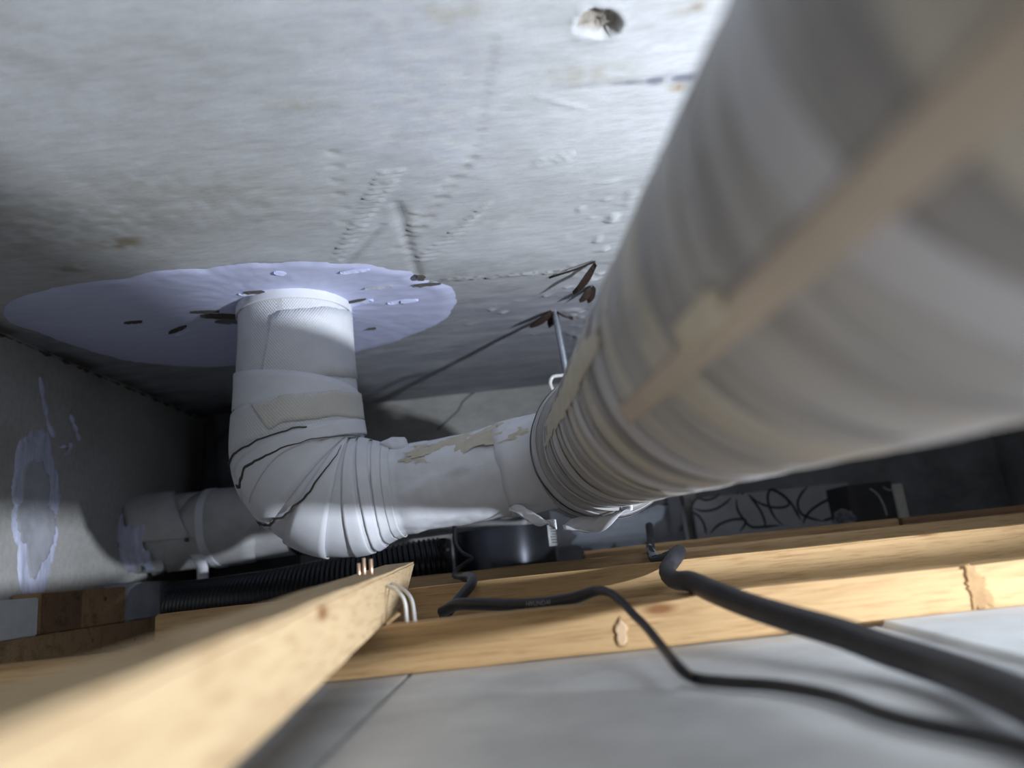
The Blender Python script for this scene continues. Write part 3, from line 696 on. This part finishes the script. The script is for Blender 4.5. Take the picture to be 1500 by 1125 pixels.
irregular('dust_film', tp, lambda s, th: .0052+.0017*min(1, max(0, (s/tp.L-.12)/.25)), .11, .24, -1.2, 1.4, M_dust, .0003, 4.4, tc, amp=.75, ns=50, na=18)
thin = [A_(648, 896, y=.56), A_(668, 886, y=.545), A_(700, 885, y=.53), A_(770, 886, y=.515), A_(830, 879, y=.500), A_(872, 866, y=.478), A_(892, 868, y=.458), A_(909, 880, y=.440), A_(927, 899, y=.420), A_(946, 918, y=.40), A_(972, 950, y=.36), A_(994, 977, y=.32), A_(1016, 993, z=.0035), A_(1060, 999, z=.0035), A_(1140, 1005, z=.0035), A_(1220, 1020, z=.0035), A_(1290, 1045, z=.0035), A_(1360, 1063, z=.0035), A_(1437, 1078, z=.0035), A_(1520, 1100, z=.0035), A_(1700, 1170, z=.0035)]
nc, np_ = cab(thin, .0042, M_rubber, 'thin black cable arching over the front batten and across the boards', rf=lambda t: .0043-.0019*min(1, max(0, (t-.22)/.10)))
small = [A_(666, 770, y=.87), A_(667, 795, y=.855), A_(676, 809, y=.845), A_(691, 818, y=.835), A_(684, 824, y=.812), A_(669, 835, y=.785), A_(666, 843, y=.73), A_(676, 846, y=.665), A_(690, 846, y=.635), A_(690, 856, y=.610), A_(672, 878, y=.59), A_(650, 903, y=.57)]
cab(small, .0034, M_rubber, 'small kinked black wire hanging in front of the fan housing', rf=lambda t: .0026+.0016*(t > .72))
# white print along the thin cable
s_a = min(range(400), key=lambda i: abs((np_.frame(np_.L*i/400)[0]-A_(775, 888, y=.515)).length))*np_.L/400
def curve_text(body, path, s0, size, r, th, m, parent, name):
    cu = bpy.data.curves.new(name, 'FONT'); cu.body = body; cu.size = size; tmp = bpy.data.objects.new(name, cu); C.objects.link(tmp)
    bpy.context.view_layer.update(); me = bpy.data.meshes.new_from_object(tmp.evaluated_get(bpy.context.evaluated_depsgraph_get())); bpy.data.objects.remove(tmp)
    for v in me.vertices:
        p, T, N, B = path.frame(s0+v.co.x); a = th+v.co.y/r
        up = Vector((0, 0, 1)); F_ = Vector((0, -1, 0)); F_ = (F_-F_.dot(T)*T).normalized(); U_ = T.cross(F_)*-1
        if U_.z < 0: U_ = -U_
        v.co = p+(F_*cos(a)+U_*sin(a))*(r+.0003)
    return link(name, me, m, parent)
curve_text('HYUNDAI', np_, s_a, .0042, .0044, -.15, M_print, nc, 'printed_text')

# ------------------------------------------------------------------ things against the back wall
cb = thing('cement_board', 'grey board smeared with pale cement paste, behind the joint of the pipes', 'board')
box('board', .040, .268, 1.245, 1.258, .0005, .135, M_cement, cb, segs=3)
oncb = lambda u, v, h: Vector((u, 1.2448-h, v))
def cw(px, py): p = at(px, py, y=1.2448); return p.x, p.z
skin('paste_smear', oncb, cw(905, 775), [cw(*p) for p in ((842, 795), (838, 775), (860, 768), (900, 764), (935, 752), (970, 735), (976, 750), (965, 765), (955, 775), (950, 790), (900, 797))], M_paste, cb, .0015, rings=14, ns=120, ragged=.12, seed=3)
for k in range(9):
    a = cw(860+k*9, 764-k*2.2+random.uniform(-5, 5)); b = cw(905+k*9, 757-k*2.2+random.uniform(-6, 4))
    P_ = [Vector((a[0], 1.2440, a[1])), Vector(((a[0]+b[0])/2, 1.2440, (a[1]+b[1])/2+random.uniform(-.004, .004))), Vector((b[0], 1.2440, b[1]))]
    cable('paste_streak', P_, .0016, M_paste if k % 2 else M_fray, cb, n=14, na=6)
pr = thing('hanger_rod', 'thin chrome rod standing between the smeared board and the swirl panel', 'rod')
q0 = at(1008, 790, y=1.20); cyl('rod', (q0.x, 1.20, .0005), (q0.x-.004, 1.20, ZS-.001), .0042, M_chrome, pr, na=14)
tl = thing('patterned_panel', 'grey panel printed with black swirls leaning on the back wall', 'panel')
x0, x1, yt = .280, .545, 1.2375
box('panel', x0, x1, yt, yt+.010, .0005, .127, M_tile, tl, segs=2)
def swirl(pts):
    P_ = Path([Vector((at(px, py, y=yt).x, yt-.0004, at(px, py, y=yt).z)) for px, py in pts], 40)
    V, F = [], []; n = 36
    for i in range(n+1):
        p, T, N, B = P_.frame(P_.L*i/n); s_ = T.cross(Vector((0, 1, 0))).normalized(); w = .0021*min(1, .35+4*min(i, n-i)/n)
        V += [p-s_*w, p+s_*w]
    for i in range(n): F.append((2*i, 2*i+1, 2*i+3, 2*i+2))
    ribbon_solid(link('swirl_line', mesh('swirl_line', V, F), M_swirl, tl), .0004)
zz = lambda l: [(980+x*.28, 640+y*.28) for x, y in l]
for l in ([(130, 375), (180, 388), (240, 378), (290, 350), (325, 318)], [(115, 390), (150, 410), (180, 450), (195, 510)], [(110, 395), (125, 345), (150, 320), (190, 330), (235, 320), (265, 295)], [(352, 325), (358, 380), (390, 430), (430, 470), (500, 470), (580, 462)],
          [(215, 505), (260, 460), (320, 436), (370, 430), (400, 436), (395, 462), (370, 495)], [(415, 300), (450, 345), (480, 390), (500, 440), (505, 480)], [(415, 300), (470, 345), (540, 368), (600, 368), (630, 350), (610, 320), (570, 290), (530, 275), (515, 320), (530, 380), (560, 430), (600, 465)],
          [(530, 275), (590, 300), (640, 350), (670, 400), (688, 435)], [(725, 260), (690, 300), (672, 350), (690, 400), (740, 425), (800, 440)], [(872, 322), (820, 335), (760, 370), (720, 410), (700, 455)], [(355, 292), (362, 296)], [(380, 296), (388, 300)], [(60, 500), (70, 470), (90, 440)], [(800, 440), (850, 425), (880, 405), (890, 440)]): swirl(zz(l))
dp = thing('dark_board', 'small dark board with a pale cut edge, right of the swirl panel', 'board')
b0, b1 = at(1243, 735, y=1.16), at(1312, 735, y=1.16)
box('face', b0.x, b1.x, 1.16, 1.24, .0005, at(1280, 707, y=1.16).z, M_darkpanel, dp, segs=2)
e0, e1 = at(1313, 735, y=1.155), at(1328, 735, y=1.155)
box('cut_edge', e0.x, e1.x, 1.155, 1.24, .0005, at(1320, 708, y=1.155).z, M_pale, dp, segs=2)
for l in ([(1050, 270), (1090, 300), (1120, 350), (1140, 410)], [(1120, 262), (1150, 278), (1190, 270)]):
    P_ = [at(980+x*.28, 640+y*.28, y=1.1592) for x, y in l]; cable('swirl_line', P_, .0016, M_tile, dp, n=16, na=5)
fl = thing('plastic_film', 'crumpled grey film wedged beside the small dark board', 'film')
bm = bmesh.new(); bmesh.ops.create_icosphere(bm, subdivisions=4, radius=.022); c_ = at(1234, 750, y=1.13)
for v in bm.verts: v.co = Vector((v.co.x*.8, v.co.y*.6, v.co.z*1.05))*(.85+.5*abs(noise.noise(v.co*60))-.7*abs(noise.noise(v.co*130))+.2*noise.noise(v.co*300)) + Vector((c_.x, 1.13, .062))
me = bpy.data.meshes.new('film'); bm.to_mesh(me); bm.free(); link('crumpled_sheet', me, M_film, fl)
